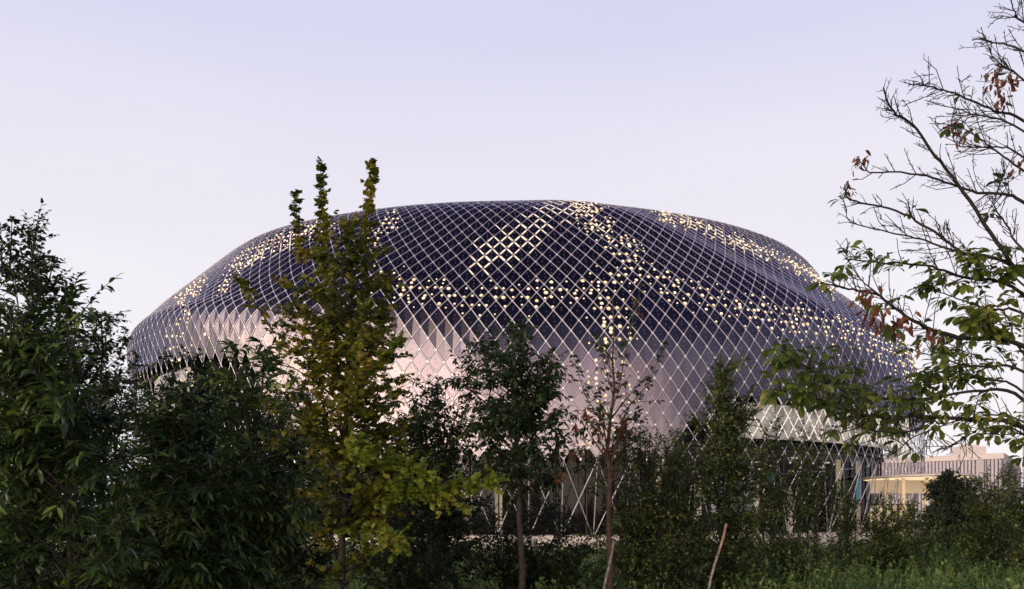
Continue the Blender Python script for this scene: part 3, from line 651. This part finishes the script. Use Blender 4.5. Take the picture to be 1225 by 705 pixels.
plant('sweet_chestnut', 'low sweet chestnut bush between the two taller chestnut bushes', 'shrub', 185, 8.0, [(480, 20, 20), (530, 60, 50), (600, 85, 80), (700, 95, 95), (850, 80, 80)],
      LANCE, 17, .03, 70, .8, .42, .10, 12, .14, spread=1.1, droop=.20, lm='chestnut', stems=3, curl=.25, flat=.3)
plant('maple_tree', 'young maple with yellowing leaves and two thin leafy spires', 'tree', 404, 12, [(262, 12, 14), (300, 42, 36), (335, 92, 54), (360, 100, 56), (400, 108, 62), (440, 108, 84), (480, 100, 92), (540, 92, 96), (590, 70, 110), (640, 45, 60), (690, 25, 25)],
      MAPLE, 18, .055, 86, .7, .30, .10, 9, .086, lm='maple', bark='bark_dark', trunk_top=262, droop=.5, inner=.3,
      leaders=[([(382, 330), (384, 262), (380, 192)], .16, .04), ([(440, 380), (438, 290), (447, 200)], .19, .04), ([(362, 320), (357, 275), (355, 232)], .16, .045), ([(330, 400), (300, 352), (288, 335)], .16, .05), ([(455, 420), (462, 330)], .15, .06)],
      extra=[([(406, 590), (450, 580), (500, 575), (545, 600)], -.6), ([(406, 560), (440, 548), (480, 556), (508, 566)], -.8), ([(406, 600), (480, 592), (540, 582), (590, 572)], -1.0), ([(404, 570), (420, 530), (440, 540)], -1.), ([(404, 630), (450, 630), (480, 650)], -.9), ([(404, 480), (450, 440), (476, 410)], -.4)], jit=.6, extra_lm='maple_y')
plant('leafy_shrub', 'dark shrub between the maple and the slender green tree', 'shrub', 520, 16, [(462, 14, 14), (490, 44, 40), (540, 60, 58), (620, 66, 66), (690, 60, 60)],
      OVAL, 19, .04, 75, .8, .32, .09, 10, .09, lm='dark_oval', stems=3, leaders=[([(520, 500), (516, 462)], .25, .06), ([(545, 520), (560, 478)], .25, .06)])
plant('slender_tree', 'slender green tree with a rounded crown in front of the pavilion centre', 'tree', 622, 15, [(388, 5, 6), (408, 30, 30), (425, 66, 52), (450, 82, 60), (480, 84, 58), (520, 84, 66), (560, 62, 56), (596, 40, 40)],
      SLIM, 20, .062, 40, .75, .34, .105, 9, .155, lm='ash', trunk_top=395, inner=.35, leaders=[([(624, 440), (630, 388)], .28, .06), ([(590, 460), (578, 408)], .25, .06), ([(655, 470), (660, 425)], .25, .06)])
plant('sapling_tree', 'thin sparse sapling with rusty trunk and withered brown leaves', 'tree', 733, 14, [(395, 14, 18), (420, 40, 30), (460, 48, 58), (500, 50, 66), (540, 55, 40), (575, 20, 20)],
      OVAL, 21, .052, 25, 1.1, .24, .12, 8, .085, lm='ash', bark='bark_rust', trunk_top=355, inner=.4, lean=.04,
      leaders=[([(738, 470), (752, 400), (766, 342)], .10, .12), ([(736, 480), (722, 430), (712, 400)], .16, .08), ([(740, 500), (775, 460), (792, 415)], .14, .08), ([(730, 520), (700, 470), (686, 425)], .16, .08)],
      dead=[(700, 500, 16, .12), (690, 515, 14, .12), (704, 522, 14, .12), (738, 505, 18, .12), (742, 520, 16, .12), (735, 535, 12, .11), (690, 545, 12, .11), (668, 570, 14, .11), (700, 545, 10, .11), (765, 360, 8, .07), (767, 380, 6, .07), (722, 498, 10, .1)])
MID = 'fine-leaved shrubs in front of the pavilion'
fine = [('fine-leaved shrub just right of the rusty sapling', 772, 16, [(520, 20, 24), (545, 46, 40), (600, 52, 50), (690, 56, 56)]),
        ('fine-leaved shrub below the dark net between sapling and tall shrub', 818, 17, [(522, 14, 16), (560, 36, 36), (620, 46, 46), (690, 50, 50)]),
        ('tall narrow olive shrub rising highest in front of the pavilion', 872, 18, [(440, 10, 10), (462, 30, 30), (500, 42, 42), (560, 50, 48), (640, 52, 50), (690, 54, 54)]),
        ('fine-leaved shrub right of the tall narrow olive shrub', 922, 20, [(500, 12, 12), (535, 28, 28), (590, 38, 36), (680, 40, 40)]),
        ('see-through shrub in front of the lit white band', 965, 21, [(515, 10, 12), (545, 24, 24), (600, 34, 32), (680, 36, 36)]),
        ('wispy low shrub in front of the lit ground floor windows', 1010, 22, [(585, 10, 12), (615, 20, 20), (650, 26, 26), (690, 30, 30)]),
        ('shrub covering the left posts of the entrance canopy', 1060, 22, [(600, 10, 12), (618, 26, 26), (640, 32, 32), (690, 40, 40)]),
        ('small shrub under the tip of the entrance canopy', 1098, 25, [(604, 8, 10), (622, 22, 20), (650, 26, 26), (690, 30, 30)]),
        ('bushy shrub right of the round dark conifer', 1178, 24, [(572, 10, 12), (595, 28, 26), (640, 34, 34), (690, 36, 36)]),
        ('shrub in front of the corner of the distant office block', 1205, 26, [(560, 6, 8), (590, 16, 18), (630, 26, 26), (690, 30, 30)]),
        ('shrub cut off by the right edge of the picture', 1236, 22, [(580, 20, 20), (610, 34, 34), (690, 40, 40)])]
for k, (lab, px, d, env) in enumerate(fine):
    sp = k in (4, 5, 3)
    plant('leafy_shrub', lab, 'shrub', px, d, env, OVAL, 40 + k, .03, 34 if sp else 60, 1.2, .36, [.085, .085, .065][k] if k < 3 else (.11 if sp else .085), 10 if k == 2 else 9, .085 if k > 1 else .075, lm='fine', stems=4, group=MID, inner=.25, jit=.5)
low = [('low dark bush at the foot of the slender green tree', 600, 16.5, [(600, 40, 40), (640, 60, 60), (700, 60, 60)]), ('low dark bush at the foot of the rusty sapling', 690, 16.5, [(652, 40, 40), (690, 50, 50), (730, 50, 50)]),
       ('low bush around the leaning pink-tipped stick', 850, 17.5, [(640, 44, 44), (680, 52, 52), (730, 50, 50)]), ('low dark bush left of the leaning pink-tipped stick', 770, 15.5, [(625, 50, 50), (670, 60, 60), (730, 60, 60)]),
       ('low dark bush under the right boughs of the maple', 490, 14, [(610, 50, 50), (660, 80, 80), (740, 80, 80)]), ('low bush below the see-through shrub', 940, 19, [(640, 36, 36), (680, 44, 44), (715, 44, 44)])]
for k, (lab, px, d, env) in enumerate(low):
    plant('low_bush', lab, 'shrub', px, d, env, OVAL, 60 + k, .025, 48, .8, .3, .085, 9, .075, lm='dark_oval' if k in (0, 4) else 'fine', stems=4, group='low dark bushes', inner=.2, jit=.5)
plant('conifer_tree', 'round dark conifer in front of the distant office block', 'tree', 1140, 30, [(564, 8, 8), (575, 22, 22), (590, 30, 30), (620, 36, 36), (650, 34, 34), (675, 20, 20)],
      SLIM, 80, .09, 130, .5, .4, .08, 14, .16, lm='conifer', jit=.6, inner=.3)

# ------------------------------------------------------------------ big tree reaching in from the right
rg = np.random.default_rng(7)
TD = 8.9; tbase = np.array([(1345 - CX_PX) / F_PX * TD, TD, 0.])
root = empty('buckeye_tree', tbase, 'half-bare tree reaching in from the right with palmate leaves and withered tips', 'tree')
tr, tw, lf, dd_ = MB(), MB(), MB(), MB()
tp = np.array([tbase + [0, 0, -.2], tbase + [.02, 0, 1.], tbase + [-.03, .05, 2.2], tbase + [.0, .0, 3.4], tbase + [.05, .03, 4.6], tbase + [.0, .0, 6.0], tbase + [.1, .1, 7.4]])
tr.tube(tp, [.16, .13, .115, .10, .08, .05, .012], 10)
# boughs: photo polylines outward from the trunk, depth at trunk and tip, leafiness, radius
BO = [([(1335, 420), (1225, 330), (1200, 300), (1153, 230), (1120, 187), (1092, 150), (1066, 131), (1057, 105)], 8.9, 7.9, .0, .028),
      ([(1338, 330), (1225, 243), (1204, 234), (1162, 229), (1115, 213), (1078, 206), (1040, 206), (1033, 194)], 8.9, 8.3, .0, .018),
      ([(1335, 440), (1225, 330), (1190, 309), (1148, 300), (1111, 272), (1064, 250), (1017, 239), (1012, 226)], 8.9, 8.6, .05, .022),
      ([(1190, 309), (1143, 300), (1101, 286), (1055, 276), (1017, 265), (1013, 250)], 8.7, 9.0, .12, .012),
      ([(1340, 230), (1225, 145), (1190, 133), (1148, 115), (1111, 103), (1087, 101)], 8.9, 8.0, .0, .016),
      ([(1340, 130), (1225, 61), (1186, 51), (1174, 46)], 8.9, 9.4, .0, .014),
      ([(1338, 200), (1225, 96), (1209, 84), (1190, 70), (1176, 40)], 8.9, 8.5, .0, .012),
      ([(1345, 120), (1225, 28), (1216, 18), (1209, 0), (1204, -14)], 8.9, 8.6, .0, .012),
      ([(1338, 270), (1225, 158), (1181, 140), (1144, 131), (1106, 120)], 8.9, 9.5, .02, .013),
      ([(1225, 205), (1190, 180), (1172, 166), (1148, 152), (1112, 148)], 8.9, 8.2, .03, .010),
      ([(1337, 300), (1225, 190), (1195, 176), (1150, 175), (1138, 150), (1148, 110)], 8.9, 9.3, .03, .011),
      ([(1336, 480), (1225, 352), (1154, 332), (1107, 318), (1051, 314), (1011, 310)], 8.9, 8.4, .30, .020),
      ([(1334, 500), (1225, 415), (1154, 405), (1111, 393), (1079, 375), (1047, 352), (1015, 346), (982, 338)], 8.9, 7.6, .28, .026),
      ([(1087, 383), (1059, 359), (1031, 336), (1015, 312), (1012, 296)], 8.0, 7.8, .12, .008),
      ([(1334, 520), (1225, 445), (1178, 439), (1154, 437), (1118, 427), (1083, 417)], 8.9, 9.3, .35, .016),
      ([(1330, 590), (1225, 512), (1158, 502), (1107, 498), (1059, 500), (1011, 491), (972, 475), (926, 466)], 8.9, 7.4, 1., .026),
      ([(1332, 570), (1225, 478), (1178, 467), (1122, 475), (1067, 478), (1019, 471), (985, 452), (950, 430), (930, 418)], 8.9, 7.6, 1., .018),
      ([(1107, 498), (1099, 514), (1051, 516), (1019, 506), (979, 475), (955, 462)], 8.1, 7.3, .5, .010),
      ([(1331, 600), (1225, 505), (1154, 502), (1095, 522), (1075, 538), (1043, 551)], 8.9, 8.0, .04, .010),
      ([(1331, 610), (1225, 520), (1180, 512), (1158, 522), (1138, 534), (1107, 534)], 8.9, 8.8, .05, .010),
      ([(1331, 570), (1225, 470), (1190, 455), (1150, 452), (1130, 455), (1110, 448)], 8.9, 9.4, .9, .014),
      ([(1335, 450), (1225, 375), (1185, 372), (1160, 362), (1130, 352), (1100, 345)], 8.9, 9.2, .75, .014),
      ([(1335, 430), (1230, 345), (1205, 325), (1180, 318), (1160, 312)], 8.9, 8.4, .9, .012),
      ([(1335, 400), (1225, 300), (1205, 270), (1190, 245), (1200, 210), (1215, 180)], 8.9, 9.2, .12, .012),
      ([(1332, 560), (1225, 425), (1205, 400), (1180, 392), (1160, 385)], 8.9, 8.6, .9, .012),
      ([(1330, 620), (1240, 530), (1200, 520), (1175, 520)], 8.9, 8.2, .5, .010)]
def smooth(p, m=6):
    t = np.linspace(0, len(p) - 1, (len(p) - 1) * m + 1); i = np.minimum(t.astype(int), len(p) - 2); f = (t - i)[:, None]
    q = np.vstack([2 * p[:1] - p[1:2], p, 2 * p[-1:] - p[-2:-1]]); a, b_, c, e = q[i], q[i + 1], q[i + 2], q[i + 3]
    return .5 * (2 * b_ + (c - a) * f + (2 * a - 5 * b_ + 4 * c - e) * f ** 2 + (3 * b_ - a - 3 * c + e) * f ** 3)
# a few boughs on the far side, outside the picture
for k in range(9):
    az = rg.uniform(-1.4, 1.6); z0 = rg.uniform(2.4, 6); L = rg.uniform(1.2, 2.4); a = tbase + [0, 0, z0]; e = a + np.array([math.cos(az) * L, math.sin(az) * L, L * .35])
    BO.append((bez(a, (a + e) / 2 + [0, 0, .25], e, 6), None, None, .7 if z0 < 4 else .1, .02))
cl_p, cl_d = [], []
def spur(p, d, L):
    e = p + d * L + rg.normal(0, .06 * L, 3); m = (p + e) / 2 + rg.normal(0, .06 * L, 3)
    tw.tube(np.array([p, m, e]), [.0042, .0034, .0026], 4)
    for q in range(int(L / .05)):
        f = rg.uniform(.2, 1); b_ = p + (e - p) * f; tw.rods(b_[None], (b_ + unit(d + rg.normal(0, .8, 3)) * rg.uniform(.02, .055))[None], .0030, .0022, k=3)
    return e
for pl, d0, d1, leafy, r0 in BO:
    if d0 is not None: pl = np.array([P(x, y, d0 + (d1 - d0) * (k / (len(pl) - 1)) ** 1.3) for k, (x, y) in enumerate(pl)])
    p = smooth(np.asarray(pl)); n = len(p); p[1:-1] += rg.normal(0, .004, (n - 2, 3)); rad = r0 * 1.0 * (1 - .82 * np.linspace(0, 1, n) ** .7) + .001
    tw.tube(p, rad, 6)
    L = np.linalg.norm(np.diff(p, axis=0), axis=1).sum(); tg = unit(np.gradient(p, axis=0))
    for q in range(int(L / (.075 if leafy < .4 else .085))):
        i = int(rg.uniform(.22, 1) * (n - 1)); s = rg.choice([-1, 1]); pr_ = unit(np.cross(tg[i], [0, 1, 0]) * s + rg.normal(0, .5, 3))
        d = unit(tg[i] * .8 + pr_ * .7 + UP * .25); L2 = rg.uniform(.07, .34) * (1.15 if i < n * .7 else .62 if i < n * .85 else .35)
        e = spur(p[i], d, L2)
        if rg.random() < .35 and L2 > .2: e2 = spur((p[i] + e) / 2, unit(d + rg.normal(0, .6, 3)), L2 * .5)
        if rg.random() < leafy * .72: cl_p.append(e); cl_d.append(d)
        if rg.random() < leafy * .45: cl_p.append(p[i] + rg.normal(0, .03, 3)); cl_d.append(d)
    if leafy > .3: cl_p.append(p[-1]); cl_d.append(tg[-1])
for c, d in zip(cl_p, cl_d):                           # palmate bunches of drooping leaflets
    n = rg.integers(5, 9); az = rg.uniform(0, 6.28) + np.arange(n) * 2 * np.pi / n
    ax = np.stack([np.cos(az), np.sin(az), rg.uniform(-.9, .15, n)], 1) + d * .55 + rg.normal(0, .2, (n, 3))
    put_leaves(lf, OBOV, np.repeat(c[None], n, 0) + unit(ax) * .02, ax, unit(UP + rg.normal(0, .35, (n, 3))), rg.uniform(.07, .135, n))
for x, y, d, n, s in [(1030, 192, 8.3, 9, .075), (1024, 193, 8.3, 6, .07), (1016, 222, 8.6, 8, .075), (1038, 353, 7.7, 11, .10), (1047, 374, 7.75, 14, .11), (1043, 384, 7.75, 8, .10), (1082, 379, 7.8, 12, .10), (1071, 387, 7.8, 8, .09), (1112, 403, 8.0, 8, .10),
                      (1184, 84, 8.5, 7, .08), (1193, 95, 8.5, 9, .09), (1209, 96, 8.5, 12, .09), (1197, 119, 8.6, 10, .085), (1140, 148, 8.6, 14, .07), (1146, 165, 8.7, 8, .07), (1222, 190, 8.8, 8, .08), (1208, 205, 8.8, 6, .07)]:
    dead_clump(rg, dd_, P(x, y, d), n, s)
tr.build('trunk', M['bark_dark'], root, tbase); tw.build('branches', M['bark_dark'], root, tbase); lf.build('crown', M['buckeye'], root, tbase); dd_.build('withered_leaves', M['dead'], root, tbase)

# ------------------------------------------------------------------ leaning sticks
def stick(name, label, a, c, r, tip=None):
    o_ = np.array([a[0], a[1], 0.]); d = unit(c - a); a = a - d * (a[2] / d[2])
    root = empty(name, a, label, 'stick'); t = np.linspace(0, 1, 9)[:, None]; p = a + (c - a) * t + np.random.default_rng(3).normal(0, .006, (9, 3))
    k = 9 if tip is None else 7
    b = MB(); b.tube(p[:k], np.linspace(r * 1.1, r * .9, k), 7); b.build('shaft', M['birch'], root, a)
    if tip is not None:
        b = MB(); b.tube(np.vstack([p[k - 1:], p[-1:] + d * .01]), [r * .92] * (9 - k + 1) + [.002], 7); b.build('painted_tip', M['pinktip'], root, a)
stick('leaning_stick', 'white mottled stick with pink top leaning among low bushes', P(848, 700, 14.2), P(869, 628, 14.5), .021, 1)
stick('leaning_stick', 'bare white stick leaning against the rusty sapling trunk', P(722, 708, 13.2), P(734, 648, 13.5), .020)

# ------------------------------------------------------------------ weeds and grass on the ground
rg = np.random.default_rng(9); hb = MB(); n = 9500
yy = 10.5 + 24 * rg.random(n) ** .85; lim0 = np.where(yy < 18, 40, 60); xx = ((rg.uniform(-120, 1300, n)) - CX_PX) / F_PX * yy
den = np.clip((xx / yy * F_PX + CX_PX - 560) / 380, .12, 1); kp = rg.random(n) < den; xx, yy = xx[kp], yy[kp]; n = len(xx)
h = rg.uniform(.45, .85, n) * (1 + .35 * np.clip((xx / yy * F_PX + CX_PX - 800) / 200, 0, 1)) * (.75 + .45 * np.sin(xx * .8 + 1) * np.sin(yy * .6)); h = np.maximum(h, .25)
st = np.stack([xx, yy, np.zeros(n)], 1); dr = np.stack([rg.normal(0, .22, n), rg.normal(0, .22, n), np.ones(n)], 1)
twigs_leaves(rg, hb, hb, st, dr, h, OVAL, .12, 13, 1.1, .2, .45, .08, trad=.005, flat=.45, n0=.3)
tag(hb.build('ground_cover', M['herb']), 'leafy green weeds covering the ground in front', 'weeds', kind='stuff')
gb = MB(); n = 26000
yy = 9.5 + 30 * rg.random(n); xx = (rg.uniform(-60, 1290, n) - CX_PX) / F_PX * yy
ax = np.stack([rg.normal(0, .35, n), rg.normal(0, .35, n), np.ones(n)], 1); put_leaves(gb, blade(.05, [0, .4, .8, 1], [.6, 1, .6, 0], .3, .2), np.stack([xx, yy, np.zeros(n)], 1), ax, unit(rg.normal(0, 1, (n, 3)) * [1, 1, .2]), rg.uniform(.25, .7, n))
tag(gb.build('tall_grass', M['herb']), 'tall grass blades growing between the weeds', 'grass', kind='stuff')
